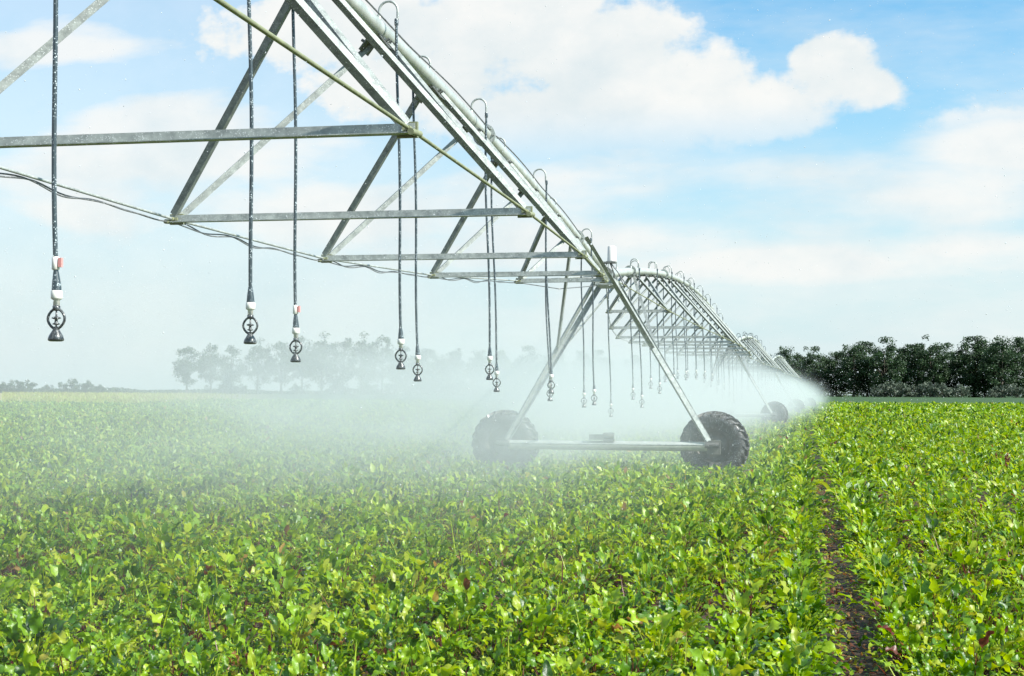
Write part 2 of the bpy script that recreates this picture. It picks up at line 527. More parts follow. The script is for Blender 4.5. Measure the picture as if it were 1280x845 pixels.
def pipe_z(d, rise):
    t = d/SPAN
    return TOP + rise*4*t*(1-t)

def make_span(rise, label, bw=.054):
    root = empty('irrigation_span')
    tag(root, label, 'irrigation span', 'irrigation spans')
    p = MB()
    pts = [(0, d, pipe_z(d, rise)) for d in np.linspace(.25, SPAN-.25, 60)]
    p.tube(pts, .084, 18)
    pipe = p.build('pipe', M_pipe, root)
    for d in np.arange(3.5, SPAN-2, 7.0):                # bolted pipe joints
        fl = MB()
        z = pipe_z(d, rise); e = .02
        a, bq = Vector((0, d-e, pipe_z(d-e, rise))), Vector((0, d+e, pipe_z(d+e, rise)))
        fl.tube([a, bq], .135, 18)
        for k in range(8):
            t = 2*PI*k/8
            fl.box((.112*math.cos(t), d, z+.112*math.sin(t)), (.012, .035, .012))
        fl.build('flange', M_galv, pipe)
    sd = sorted(SPR + [SPAN-q for q in SPR])
    ends = {-1: [], 1: []}
    for d in sd:
        k = min(SPR, key=lambda q: abs(q-min(d, SPAN-d)))
        h = HALF[k]; z = TOP+SZ[k]+(rise-1.05)*.9
        L_, R_ = Vector((-h, d, z)), Vector((h, d, z))
        ends[-1].append(L_); ends[1].append(R_)
        sp = MB()
        sp.angle(L_+Vector((-.03, 0, -.033)), R_+Vector((.03, 0, -.033)), (0, 0, 1), .066, .006)
        spo = sp.build('spreader', M_galv, root)
        for E_, s in ((L_, -1), (R_, 1)):
            bo = MB()
            bo.box(E_+Vector((s*-.02, .028, .0)), (.06, .012, .045))
            bo.tube([E_+Vector((0, -.05, 0)), E_+Vector((0, .06, 0))], .016, 8)
            bo.tube([E_+Vector((s*.03, -.09, -.03)), E_+Vector((s*.03, .10, -.012))], .02, 8)
            bo.box(E_+Vector((s*-.03, -.008, .0)), (.012, .008, .012))
            bo.build('end_clamp', M_rod, spo)
        for nd in (d-.88, d+.88):
            zz = pipe_z(nd, rise)
            for s in (-1, 1):
                top = Vector((s*.075, nd, zz-.10))
                E_ = L_ if s < 0 else R_
                br = MB()
                dd = (top-E_).normalized()
                if s > 0: nrm = Vector((.74, -.52, .42))
                elif nd < d: nrm = Vector((-.25, .35, -.9))
                else: nrm = Vector((.75, -.5, .3))
                br.angle(E_+dd*.03, top, dd.cross(nrm), bw, .006)
                br.build('brace', M_brace, root)
            g = MB()                                      # gusset plates and saddle under the pipe
            for s in (-1, 1):
                g.plate((s*.078, nd-.13, zz-.115), (s*.078, nd+.13, zz-.115), Vector((s*.6, 0, -.8)), -.05, .10, .010)
                for q in (-.08, .0, .08):
                    g.tube([(s*.08, nd+q, zz-.13), (s*.128, nd+q, zz-.10)], .013, 6)
            g.box((0, nd, zz-.098), (.085, .10, .010))
            g.build('gusset', M_dark, root)
    for s in (-1, 1):                                     # truss rods joining the spreader ends
        r_ = MB()
        a = Vector((s*.09, .5, pipe_z(.5, rise)-.12)); bq = Vector((s*.09, SPAN-.5, pipe_z(SPAN-.5, rise)-.12))
        r_.tube([a]+ends[s]+[bq], .0115, 8)
        r_.build('truss_rod', M_rod if s > 0 else M_galv, root)
    return root, ends

def tyre_meshes(parent):
    Ro, Rr, W = .65, .335, .19
    t = MB()
    prof = [(Rr, -W*.72), (Rr+.05, -W*.95), (Rr+.16, -W*1.02), (Ro-.09, -W*.96), (Ro-.06, -W*.80), (Ro-.052, -W*.4), (Ro-.05, 0),
            (Ro-.052, W*.4), (Ro-.06, W*.80), (Ro-.09, W*.96), (Rr+.16, W*1.02), (Rr+.05, W*.95), (Rr, W*.72)]
    t.lathe(prof, axis='y', n=48)
    nl = 23
    for k in range(nl):
        for s in (-1, 1):                                 # chevron lugs
            a0 = 2*PI*(k+(.5 if s > 0 else 0))/nl
            pts = []
            for j in range(5):
                u = j/4
                a = a0+u*.26
                y = s*(.008+u*(W*.98-.008))
                r = Ro - (.062 if j == 4 else .010*u)
                pts.append((a, y, r))
            vs = []
            for a, y, r in pts:
                for da in (-.034, .034):
                    for rr in (r-.07, r):
                        aa = a+da*(1 if rr < r else .8)
                        vs.append((rr*math.cos(aa), y, rr*math.sin(aa)))
            fs = []
            for j in range(4):
                o = j*4
                fs += [(o+1, o+3, o+7, o+5), (o, o+1, o+5, o+4), (o+3, o+2, o+6, o+7), (o+2, o, o+4, o+6)]
            fs += [(0, 2, 3, 1), (16, 17, 19, 18)]
            t.add(vs, fs)
    t.build('tyre', M_rubber, parent)
    r = MB()
    r.lathe([(Rr+.012, -W*.74), (Rr-.02, -W*.66), (Rr-.045, -.05), (.25, -.01), (.14, .012), (.12, -.03), (0.0, -.035)], axis='y', n=32)
    r.lathe([(Rr+.012, W*.74), (Rr-.02, W*.66), (Rr-.045, .05), (.25, .03), (.14, .04), (0.0, .045)], axis='y', n=32)
    for k in range(8):
        a = 2*PI*k/8
        r.box((.10*math.cos(a), -.045, .10*math.sin(a)), (.012, .015, .012))
    r.build('rim', M_rim, parent)

def make_tower(label):
    """origin on the ground under the pipe, wheels roll along local x"""
    root = empty('drive_tower')
    tag(root, label, 'drive tower', 'drive towers')
    bb = MB()
    bb.tube([(-2.05, 0, .63), (2.05, 0, .63)], .088, 16)
    base = bb.build('base_beam', M_pipe, root)
    m = MB()
    m.box((-.18, -.02, .79), (.14, .09, .05)); m.tube([(-.06, -.02, .80), (.14, -.02, .80)], .075, 14)
    m.box((.05, -.02, .73), (.10, .07, .02))
    m.build('drive_motor', M_dark, root)
    ds = MB()
    ds.tube([(-2.0, -.15, .66), (2.0, -.15, .66)], .018, 8)
    ds.build('drive_shaft', M_galv, root)
    for s in (-1, 1):
        w = empty('wheel'); w.parent = root; w.location = (s*2.0, .30, .64)
        w.rotation_euler = (0, 0, R(-7) if s > 0 else R(-5))
        tyre_meshes(w)
        g = MB()
        g.box((s*2.0, .02, .62), (.12, .11, .13)); g.tube([(s*2.0, -.13, .62), (s*2.0, .22, .64)], .075, 14)
        g.tube([(s*1.84, -.15, .66), (s*2.1, -.15, .66)], .05, 10)
        g.build('wheel_gearbox', M_rim, root)
        for q in (-1, 1):
            l = MB()
            a = Vector((s*1.88, q*.10, .72)); top = Vector((s*.14, q*.42, TOP-.16))
            l.angle(a, top, Vector((s, -q*.5, .5)), .085, .008)
            l.build('leg', M_galv, root)
            b_ = MB()
            mid = a.lerp(top, .58)
            b_.angle(mid, Vector((s*.09, q*3.9, TOP+.28)), Vector((s, 0, .4)), .06, .006)
            b_.build('tower_brace', M_galv, root)
    cr = MB()
    for q in (-1, 1):
        a = Vector((-1.88, q*.10, .72)).lerp(Vector((-.14, q*.42, TOP-.16)), .55)
        b_ = Vector((1.88, q*.10, .72)).lerp(Vector((.14, q*.42, TOP-.16)), .55)
    hd = MB()                                             # tower head: saddle box and coupling
    hd.box((0, 0, TOP-.22), (.17, .50, .012))
    for s in (-1, 1):
        hd.box((s*.16, 0, TOP-.16), (.008, .48, .06))
        for q in (-.42, .42):
            hd.box((s*.08, q, TOP-.12), (.075, .03, .11))
    hd.build('tower_head', M_galv, root)
    cp = MB()
    cp.tube([(0, -.34, TOP), (0, .34, TOP)], .112, 18)
    for q in (-.30, -.15, .15, .30):
        cp.tube([(0, q-.022, TOP), (0, q+.022, TOP)], .124, 18)
    cp.build('coupling', M_dark, root)
    bx = MB()
    prof = [(0, .30), (.055, .298), (.070, .285), (.078, .02), (.082, .0), (0.0, -.002)]
    bx.lathe([(r_*1.12, TOP+.24+h) for r_, h in prof], (.09, 0, 0), n=24)
    cb = bx.build('control_box', M_box, root)
    st = MB()
    for a in range(3):
        t = 2*PI*a/3+.5
        st.tube([(.05*math.cos(t), .05*math.sin(t), TOP+.245), (.13*math.cos(t), .16*math.sin(t), TOP+.06)], .012, 6)
    st.box((0.04, 0, TOP+.225), (.13, .11, .012))
    st.build('mount', M_dark, cb)
    ca = MB()
    ca.tube([(.06, -.05, TOP+.23), (.22, .0, TOP+.02), (.42, .05, TOP-.28), (.40, .1, TOP-.48), (.24, .1, TOP-.42), (.14, .1, TOP-.2)], .010, 6)
    ca.tube([(.06, .05, TOP+.23), (.20, .1, TOP+.05), (.30, .15, TOP-.2), (.16, .2, TOP-.3)], .010, 6)
    ca.build('cable_loop', M_cable, root)
    return root

def drop_length(d, rise):
    return 0

def gooseneck_pts(side, r=.062, ht=None):
    """rises from the pipe crown, bends over and comes down beside the pipe at x = side*w"""
    w = .20
    ht = (.075 if side > 0 else .13) if ht is None else ht
    pts = [(side*.03, 0, .07), (side*.03, 0, .07+ht)]
    c = side*(.03+w)/2; rr = (w-.03)/2
    for k in range(1, 9):
        t = PI*k/9
        pts.append((c-side*rr*math.cos(t), 0, .07+ht+rr*math.sin(t)))
    pts += [(side*w, 0, .07+ht), (side*w, 0, .07)]
    return pts

def make_drop(L, sway, valve, side, label, group):
    """origin at the pipe centre; hose hangs L below it, bottom drifting by sway (x, y)"""
    root = empty('sprinkler_drop')
    tag(root, label, 'sprinkler', group)
    g = MB(); g.tube(gooseneck_pts(side), .0115, 8)
    g.lathe([(.02, .0), (.02, .05), (.014, .055)], (side*.03, 0, .06), n=10)
    g.build('gooseneck', M_galv, root)
    x = side*.20
    hl = L-.30
    def at(t):
        return Vector((x+sway[0]*t**1.6+.011*math.sin(t*7+L*20), sway[1]*t**1.6, .07-(hl+.07)*t))
    h = MB(); h.tube([at(t) for t in np.linspace(0, .965, 22)], .0128, 10)
    h.lathe([(.017, 0), (.019, .01), (.019, .05), (.015, .06)], at(.01)-Vector((0, 0, .03)), n=10)
    h.tube([at(.965), at(.985), at(1.0)], [.014, .022, .026], 12)
    h.build('hose', M_hose, root)
    c = at(1.0)
    if valve:
        v = MB(); q = at(.950)
        v.lathe([(.014, -.035), (.020, -.03), (.020, .03), (.014, .035)], q, n=14)
        vo = v.build('valve', M_white, root)
        k = MB(); k.box(q+Vector((.030, -.005, .004)), (.009, .010, .024)); k.tube([q+Vector((.0, -.005, 0)), q+Vector((.04, -.005, 0))], .008, 8)
        k.build('handle', M_red, vo)
    r = MB()
    r.lathe([(.0, .0), (.026, .0), (.030, -.004), (.030, -.040), (.026, -.045), (.017, -.050), (.017, -.082), (0, -.083)], c, n=18)
    r.build('nozzle_body', M_white, root)
    s = MB()
    s.lathe([(.0, -.078), (.020, -.080), (.020, -.10), (.014, -.106), (0, -.107)], c, n=14)
    for sg in (-1, 1):                                    # the two bowed arms of the cage
        arm = []
        for t in np.linspace(0, 1, 9):
            ang = PI*t
            arm.append(c+Vector((sg*(.012+.036*math.sin(ang)**.8), 0, -.095-.105*t)))
        s.tube(arm, .0072, 8)
    s.tube([c+Vector((-.012, 0, -.20)), c+Vector((.012, 0, -.20))], .012, 8)
    so = s.build('cage', M_black, root)
    d = MB()
    d.lathe([(.004, -.105), (.005, -.135), (.022, -.140), (.024, -.146), (.007, -.152), (.010, -.168), (.022, -.176), (.004, -.182), (.004, -.20)], c, n=14)
    d.build('deflector', M_black, so)
    sk = MB()
    sk.lathe([(.0, -.196), (.015, -.198), (.020, -.21), (.036, -.236), (.042, -.255), (.040, -.262), (.03, -.266), (0, -.266)], c, n=20)
    sk.build('weight', M_black, root)
    return root

# towers along the lateral; it bows very slightly to the right further out
TY = [27.0, 69.0, 110.9, 152.8, 194.6]
TX = [-3.66, -3.42, -2.65, -1.5, 0.0]
S1 = Vector((X0, 27.0-SPAN, 0))
span1, ends1 = make_span(1.05, 'nearest galvanised truss span, its pipe sloping down to the first tower')
span1.location = S1
span2, ends2 = make_span(1.15, 'second truss span, seen end-on as an arch just beyond the first tower', .046)
span_names = ['third truss span, a small pale arch beyond the second tower', 'fourth truss span, tiny and misty, past the third tower']
def aim(i):
    a = Vector((TX[i], TY[i], 0)); b_ = Vector((TX[i+1], TY[i+1], 0))
    return a, -math.atan2(b_.x-a.x, b_.y-a.y)
a, rz = aim(0); span2.location = a; span2.rotation_euler.z = rz
spans = [span1, span2]
for i in (1, 2):
    o = copy_tree(span2); o['label'] = span_names[i-1]
    a, rz = aim(i); o.location = a; o.rotation_euler.z = rz; o.location.z = float(gz(a.x, a.y))
    spans.append(o)
tower_names = ['nearest drive tower on two big lugged tyres, standing in the crop under the pipe',
               'second drive tower, its dark tyre half lost in spray behind the nearest tower',
               'third drive tower, a faint tyre in the spray beyond the second tower',
               'fourth drive tower, all but hidden in spray at the far end of the machine']
tw = make_tower(tower_names[0])
for i in range(4):
    o = tw if i == 0 else copy_tree(tw)
    o['label'] = tower_names[i]
    o.location = (TX[i], TY[i], float(gz(TX[i], TY[i])))
    o.rotation_euler.z = R(1.0) if i == 0 else aim(min(i, 3))[1]

# drops of the nearest span: (y, side, length, valve, label)
G1 = 'sprinkler drops of the nearest span'
DROPS = [
    (3.4, -1, 2.93, False, 'black sprinkler drop on the nearest span, closest to the camera and out past the left'),
    (5.15, 1, 2.93, False, 'black sprinkler drop on the nearest span just outside the left edge'),
    (7.0, -1, 2.99, True, 'black sprinkler hanging lowest at far left, with red valve handle above its white nut'),
    (8.75, 1, 2.93, False, 'black sprinkler drop without red handle, the left of the pair before the misty trees'),
    (10.67, -1, 2.97, True, 'black sprinkler drop with pink-red valve handle, hanging before the misty left trees'),
    (12.2, 1, 2.96, False, 'sprinkler drop under the tall foremost gooseneck, left of two close together'),
    (14.2, -1, 2.98, False, 'sprinkler drop with white collar, right of the two hanging close together mid-frame'),
    (15.8, 1, 2.88, False, 'sprinkler drop crossing the third long spreader, left and clearer of the misty pair'),
    (17.95, -1, 2.90, False, 'sprinkler drop crossing the third long spreader, right and paler of the misty pair'),
    (19.6, 1, 2.82, False, 'misty sprinkler drop left of tower, in front of its twin in the overlapping pair'),
    (21.8, -1, 2.78, False, 'misty sprinkler drop left of tower, behind its twin in the overlapping pair'),
    (25.5, -1, 2.60, False, 'faint sprinkler drop right beside the nearest tower, its hoop just above the pipe'),
    (24.0, 1, 2.68, False, 'faint sprinkler drop hanging alone between the overlapping pair and the tower'),
]
DROPS = [(y-.1, sd, L+.09, vl, lab) for (y, sd, L, vl, lab) in DROPS]
for (y, sd, L, vl, lab) in DROPS:
    d = y-S1.y
    o = make_drop(L, (random.uniform(.05, .085), random.uniform(-.03, .03)), vl, sd, lab, G1)
    o.location = (X0, y, pipe_z(d, 1.05))
# drops of the second span: copies of two full drops
pl_ = make_drop(2.92, (.05, 0), False, -1, 'x', None)
pr_ = make_drop(2.92, (.06, 0), False, 1, 'x', None)
G2 = 'sprinkler drops of the second span'
lab2 = 'slim sprinkler drop with hooped gooseneck on the second span beyond the nearest tower'
k = 0
a, rz = aim(0); ca_, sa_ = math.cos(rz), math.sin(rz)
used = set()
for d in np.arange(1.6, SPAN-1.0, 1.8):
    src = pr_ if k % 2 else pl_
    o = src if src.name not in used else copy_tree(src)
    used.add(src.name)
    tag(o, lab2, 'sprinkler', G2)
    o.location = (a.x-sa_*d, a.y+ca_*d, pipe_z(d, 1.15)); o.rotation_euler.z = rz
    k += 1
# far drops: small single-mesh hangers
def far_drop(side, label):
    m = MB(); m.tube(gooseneck_pts(side), .014, 6)
    m.tube([(side*.2, 0, .07), (side*.22, 0, -2.62)], .015, 6)
    m.lathe([(.0, -2.60), (.03, -2.61), (.02, -2.72), (.045, -2.78), (.02, -2.84), (.045, -2.9), (0, -2.91)], (side*.22, 0, 0), n=8)
    o = m.build('sprinkler_drop', M_hose)
    return o
for i, (gname, lab) in enumerate((('sprinkler drops of the third span', 'tiny sprinkler drop on the third span, past the second tower'),
                                  ('sprinkler drops of the fourth span', 'speck-like sprinkler drop on the fourth span, past the third tower'))):
    fl_, fr_ = far_drop(-1, lab), far_drop(1, lab)
    a, rz = aim(i+1); ca_, sa_ = math.cos(rz), math.sin(rz); k = 0
    for d in np.arange(2.0, SPAN-1, 2.7):
        src = fr_ if k % 2 else fl_
        o = src if k < 2 else src.copy()
        if k >= 2: col.objects.link(o)
        tag(o, lab, 'sprinkler', gname)
        o.location = (a.x-sa_*d, a.y+ca_*d, pipe_z(d, 1.15)+float(gz(a.x, a.y))); o.rotation_euler.z = rz
        k += 1

# twisted cable slung along the left ends of the spreaders
def sling(pts, sag, per, amp):
    out = []
    for p, q in zip(pts[:-1], pts[1:]):
        for t in np.linspace(0, 1, 40)[:-1]:
            v = Vector(p).lerp(Vector(q), t); s_ = sag*4*t*(1-t)
            a_ = t*per*2*PI
            out.append(v+Vector((amp*math.cos(a_), 0, -s_+amp*math.sin(a_)+.012*math.sin(t*23)*min(1, 6*t*(1-t)))))
    out.append(Vector(pts[-1]))
    return out
ends = [S1+e+Vector((-.03, -.03, -.024)) for e in ends1[-1]]
c = MB()
c.tube(sling(ends, .012, 3.0, .014), .0065, 6)
c.tube(sling([e+Vector((.004, .004, .004)) for e in ends], .022, -2.5, .014), .006, 6)
c.tube([ends[-1], ends[-1].lerp(Vector((X0-.1, 26.5, TOP-.25)), .5)-Vector((0, 0, .08)), Vector((X0-.1, 26.5, TOP-.25))], .008, 6)
tag(c.build('cable', M_cable), 'dark twisted cable drooping along the left ends of the spreaders', 'cable')
# power cable lying along the crown of the pipe
pc = []
for d in np.linspace(.5, SPAN-.4, 200):
    ph_ = (d/3.5) % 1
    pc.append(S1+Vector((.062+.012*math.sin(PI*ph_), d, pipe_z(d, 1.05)+.072+.016*math.sin(PI*ph_)**2)))
c = MB(); c.tube(pc, .0085, 6)
tag(c.build('cable', M_cable), 'thin black power cable looping along the crown of the nearest pipe', 'cable')

# ------------------------------------------------------------------ trees
def make_crown(w, h, z0, n_cl, per, q, mat, gap, name='crown', parent=None):
    """leaf clumps spread through an uneven crown, with gaps between the clumps"""
    cs = []
    while len(cs) < n_cl:
        u = rng.uniform(-1, 1, 3)
        r2 = (u[0]**2+u[1]**2)/(1-.30*max(u[2], 0)-.10*abs(u[2]))**2+abs(u[2])**2.6
        if r2 > 1 or rng.random() > .35+.65*r2: continue
        cs.append(u)
    cs = np.array(cs)*np.array([w, w, h/2])*(1+rng.normal(0, .09, (n_cl, 1)))
    cs[:, 2] += z0+h/2
    ctone = rng.uniform(.15, .85, n_cl)
    crad = rng.uniform(.6, 1.25, n_cl)*gap
    idx = np.repeat(np.arange(n_cl), per)
    m = len(idx)
    d = rng.normal(0, 1, (m, 3)); d /= np.linalg.norm(d, axis=1)[:, None]
    P = cs[idx]+d*(crad[idx]*rng.random(m)**.5)[:, None]*np.array([1, 1, .8])
    a = rng.normal(0, 1, (m, 3)); a /= np.linalg.norm(a, axis=1)[:, None]
    b_ = np.cross(a, rng.normal(0, 1, (m, 3))); b_ /= np.linalg.norm(b_, axis=1)[:, None]
    sz = q*rng.uniform(.6, 1.3, (m, 1))
    V = np.stack([P-a*sz, P-b_*sz*.55, P+a*sz, P+b_*sz*.55], 1).reshape(-1, 3)
    F = np.arange(4*m).reshape(-1, 4)
    T = np.clip(np.repeat(ctone[idx]+rng.normal(0, .2, m), 4), 0, 1)
    return np_mesh(name, V, F, mat, T, False, parent), cs

def make_tree(w, h, z0, n_cl, per, q, mat, gap=1.1):
    root = empty('tree')
    cr, cs = make_crown(w, h-z0, z0, n_cl, per, q, mat, gap, 'crown', root)
    t = MB()
    lean = rng.normal(0, .25, 2)
    tp = [(0, 0, -.3), (lean[0]*.2, lean[1]*.2, z0*.6), (lean[0]*.6, lean[1]*.6, z0+(h-z0)*.4), (lean[0], lean[1], h*.86)]
    t.tube(tp, [.34, .22, .15, .04], 8)
    for j in rng.choice(len(cs), min(14, len(cs)), replace=False):
        c_ = Vector(cs[j]); f_ = rng.uniform(.25, .7)
        st = Vector(tp[1]).lerp(Vector(tp[3]), f_*min(1, c_.z/h))
        if st.z > c_.z: st.z = max(z0*.5, c_.z-.8)
        t.tube([st, st.lerp(c_, .5)+Vector((0, 0, -.15)), c_], [.09, .06, .02], 5)
    t.build('trunk', M_bark, root)
    return root

def tx_at(px, Y):                                         # bearing of a photo column at distance Y, used once to set out the rows
    a_ = (px-640)/FOC
    k_ = a_*math.cos(th)-math.sin(th); q_ = a_*math.sin(th)+math.cos(th)
    return Y*k_/q_

thin = [make_tree(w, h, z, ncl, 75, .21, M_tree2, 1.3) for (w, h, z, ncl) in
        ((3.3, 12.6, 2.6, 60), (4.0, 13.2, 2.2, 74), (3.0, 14.0, 1.8, 56), (4.2, 14.6, 2.4, 80))]
full = [make_tree(w, h, z, ncl, 80, .25, M_tree, 1.35) for (w, h, z, ncl) in
        ((4.4, 15.0, 1.4, 125), (5.0, 16.2, .8, 150), (3.9, 15.6, 1.8, 105), (5.2, 15.4, .6, 165), (4.3, 17.2, 1.4, 125))]
used = set()
def place_tree(src, px, Y, sc, label, group):
    o = src if src.name not in used else copy_tree(src)
    used.add(src.name)
    x_ = tx_at(px, Y)
    o.location = (x_, Y, float(gz(x_, Y))-.1)
    o.rotation_euler = (0, 0, rng.uniform(0, 6.28)); o.scale = (sc*rng.uniform(.95, 1.25), sc*rng.uniform(.95, 1.25), sc)
    tag(o, label, 'tree', group)
ORD = 'first second third fourth fifth sixth seventh eighth ninth tenth eleventh twelfth thirteenth fourteenth fifteenth sixteenth seventeenth eighteenth nineteenth twentieth'.split()
GL = 'misty trees behind the nearest span'
lefts = [(234, 0, 1.0), (264, 1, .98), (290, 2, .98), (322, 3, .95), (352, 0, 1.1), (378, 1, 1.12), (402, 3, 1.04), (428, 2, 1.12), (452, 3, 1.03), (478, 1, 1.15)]
for k, (px, v, sc) in enumerate(lefts):
    lab = 'thin misty tree with bare trunk at the open left end of the far row' if k == 0 else \
          f'pale misty tree with visible trunk, {ORD[k]} from the left end of the far row'
    place_tree(thin[v], px, 362+rng.uniform(-10, 10), sc, lab, GL)
mids = [(508, 0, .82), (536, 1, .78), (566, 3, .8), (598, 2, .78), (628, 1, .74), (660, 0, .8), (694, 3, .78)]
for k, (px, v, sc) in enumerate(mids):
    place_tree(full[v], px, 370+rng.uniform(-12, 12), sc, f'far tree dissolved in the spray left of the tower, {ORD[k]} from the left', 'trees lost in the spray')
gaps = [(729, 2, .80), (752, 0, .76), (791, 1, .68), (826, 3, .7), (850, 2, .7), (876, 0, .72), (902, 1, .66), (930, 3, .7), (955, 2, .74)]
for k, (px, v, sc) in enumerate(gaps):
    place_tree(full[v], px, 385+rng.uniform(-12, 12), sc, f'grey-green tree seen through the second span lattice, {ORD[k]} from the left', 'trees beyond the second span')
rights = [(982, 2, .93), (1004, 4, .86), (1022, 0, .98), (1046, 3, .95), (1067, 2, .98), (1084, 1, .95), (1106, 0, 1.0), (1127, 3, .95), (1146, 1, .98),
          (1163, 4, .97), (1186, 0, 1.05), (1217, 1, 1.1), (1231, 3, 1.06), (1252, 2, 1.07), (1272, 1, 1.0), (1296, 4, .95), (1320, 3, 1.0)]
for k, (px, v, sc) in enumerate(rights):
    lab = 'tallest dark tree in the row at the right, rising above its neighbours' if px == 1217 else \
          f'dark leafy tree right of the machine, {ORD[k]} from the left in its row'
    place_tree(full[v], px, 372+rng.uniform(-9, 9), sc*(.88 if px < 1150 else .89)*rng.uniform(.93, 1.07), lab, 'dark trees in the right hand row')

# shrubs
shr = []
def make_shrub(w, h, ncl, mat):
    root = empty('shrub')
    cr, cs = make_crown(w, h, .1, ncl, 55, .24, mat, .85, 'foliage', root)
    t = MB()
    for j in range(min(7, len(cs))):
        t.tube([(0, 0, -.2), Vector(cs[j])*.5+Vector((0, 0, -.1)), cs[j]], [.05, .035, .012], 5)
    t.build('stem', M_bark, root)
    return root
shr = [make_shrub(2.6, 3.6, 22, M_tree2), make_shrub(3.2, 4.2, 28, M_tree2), make_shrub(2.2, 2.8, 18, M_shrub), make_shrub(2.6, 3.4, 22, M_shrub)]
def place_shrub(v, px, Y, sc, label, group):
    src = shr[v]
    o = src if src.name not in used else copy_tree(src)
    used.add(src.name)
    x_ = tx_at(px, Y)
    o.location = (x_, Y, float(gz(x_, Y))-.1); o.rotation_euler.z = rng.uniform(0, 6.28)
    o.scale = (sc*rng.uniform(.9, 1.1),)*2+(sc,)
    tag(o, label, 'shrub', group)
GS = 'far shrubs at the left'
for k, (px, v, sc) in enumerate(((2, 0, .85), (18, 1, .92), (36, 0, 1.0), (60, 2, .8), (88, 1, 1.02), (108, 0, .98), (124, 0, .7))):
    place_shrub(v, px, 375, sc, f'low far shrub on the left horizon, {ORD[k]} from the left edge', GS)
for k, (px, v, sc) in enumerate(((1100, 2, 1.0), (1120, 3, 1.15), (1142, 2, .95), (1160, 3, 1.1), (1178, 2, 1.15), (1200, 3, .9), (1246, 2, .9), (1268, 3, 1.0))):
    place_shrub(v, px, 356, sc, f'greyish shrub at the foot of the dark right hand trees, {ORD[k]} from the left', 'grey shrubs under the right trees')
for k, (px, sc) in enumerate(((282, .9), (300, .75), (372, .8), (420, .9), (462, .9))):
    place_shrub(0, px, 366, sc, f'small misty shrub among the trunks of the far left trees, {ORD[k]} from the left', 'misty shrubs under the left trees')
# low far hedge line / scrub across the horizon: one mass
n = 26000
px = rng.uniform(-60, 1400, n); Y = 392+rng.uniform(-8, 8, n)
x_ = np.array([tx_at(a_, 1.0) for a_ in px])*Y
hh = (1.1+.9*height_noise(x_, x_*0, 22, 61)+.5*height_noise(x_, x_*0, 6, 62)+np.where(px > 480, 2.0, 0)).clip(.4, 5)
z_ = gz(x_, Y)+hh*rng.random(n)**.8
P = np.stack([x_, Y, z_], 1)
a = rng.normal(0, 1, (n, 3)); a /= np.linalg.norm(a, axis=1)[:, None]
b_ = np.cross(a, rng.normal(0, 1, (n, 3))); b_ /= np.linalg.norm(b_, axis=1)[:, None]
V = np.stack([P-a*.35, P-b_*.2, P+a*.35, P+b_*.2], 1).reshape(-1, 3)
tag(np_mesh('undergrowth', V, np.arange(4*n).reshape(-1, 4), M_tree2, np.repeat(rng.random(n), 4), False),
    'low dark scrub running along the far edge of the field', 'undergrowth', kind='stuff')

# ------------------------------------------------------------------ spray: drops in the air and mist
def drop_mesh(P, r):
    n = len(P)
    o = np.array([(1, 0, 0), (-1, 0, 0), (0, 1, 0), (0, -1, 0), (0, 0, 1), (0, 0, -1)], float)
    V = (P[:, None]+o[None]*r[:, None, None]).reshape(-1, 3)
    f = np.array([(0, 2, 4), (2, 1, 4), (1, 3, 4), (3, 0, 4), (2, 0, 5), (1, 2, 5), (3, 1, 5), (0, 3, 5)])
    F = (np.arange(n)[:, None, None]*6+f[None]).reshape(-1, 3)
    return V, F
def water_material():
    m, N, L, B = new_mat('water_drop')
    B.inputs['Base Color'].default_value = (.9, .93, .94, 1)
    B.inputs['Roughness'].default_value = .15
    t = N.new('ShaderNodeBsdfTranslucent'); t.inputs['Color'].default_value = (.92, .95, .96, 1)
    ms = N.new('ShaderNodeMixShader'); ms.inputs['Fac'].default_value = .5
    L.new(B.outputs[0], ms.inputs[1]); L.new(t.outputs[0], ms.inputs[2])
    gl = N.new('ShaderNodeBsdfGlass'); gl.inputs['IOR'].default_value = 1.33; gl.inputs['Roughness'].default_value = .05
    m2 = N.new('ShaderNodeMixShader'); m2.inputs['Fac'].default_value = .15
    L.new(ms.outputs[0], m2.inputs[1]); L.new(gl.outputs[0], m2.inputs[2])
    L.new(m2.outputs[0], N['Material Output'].inputs['Surface'])
    return m
PS = []; RS = []
# thrown from each head on short ballistic arcs
for (y, sd, L, vl, lab) in DROPS:
    m = 1500
    az = rng.uniform(0, 6.28, m); v = rng.uniform(4, 8.5, m); e = rng.normal(R(14), R(9), m); t = rng.uniform(.02, .9, m)
    z = pipe_z(y-S1.y, 1.05)-L+.1
    P = np.stack([X0+sd*.2+np.cos(az)*v*np.cos(e)*t, y+np.sin(az)*v*np.cos(e)*t, z+v*np.sin(e)*t-4.9*t*t*.6], 1)
    PS.append(P); RS.append(rng.uniform(.0012, .0028, m))
m = 9000                                                  # the rest of the line, drifting
Y = rng.uniform(27, 110, m)
PS.append(np.stack([-3.3+rng.normal(0, 2.6, m), Y, rng.uniform(.4, 2.6, m)], 1)); RS.append(rng.uniform(.002, .006, m))
m = 10000                                                 # loose drops blown about in front
Y = 2.6+rng.random(m)**.8*22
PS.append(np.stack([rng.uniform(-.58, .19, m)*Y, Y, CH+rng.uniform(-.12, .28, m)*Y], 1)); RS.append(rng.uniform(.0008, .0020, m)*(.6+.05*Y))
m = 300
Y = 4+rng.random(m)*16
PS.append(np.stack([rng.uniform(-.06, .17, m)*Y, Y, CH+rng.uniform(-.01, .055, m)*Y], 1)); RS.append(rng.uniform(.0008, .0020, m)*(.6+.05*Y))
P = np.concatenate(PS); r_ = np.concatenate(RS)
k = (P[:, 2] > .3) & (P[:, 1] > 2.4)
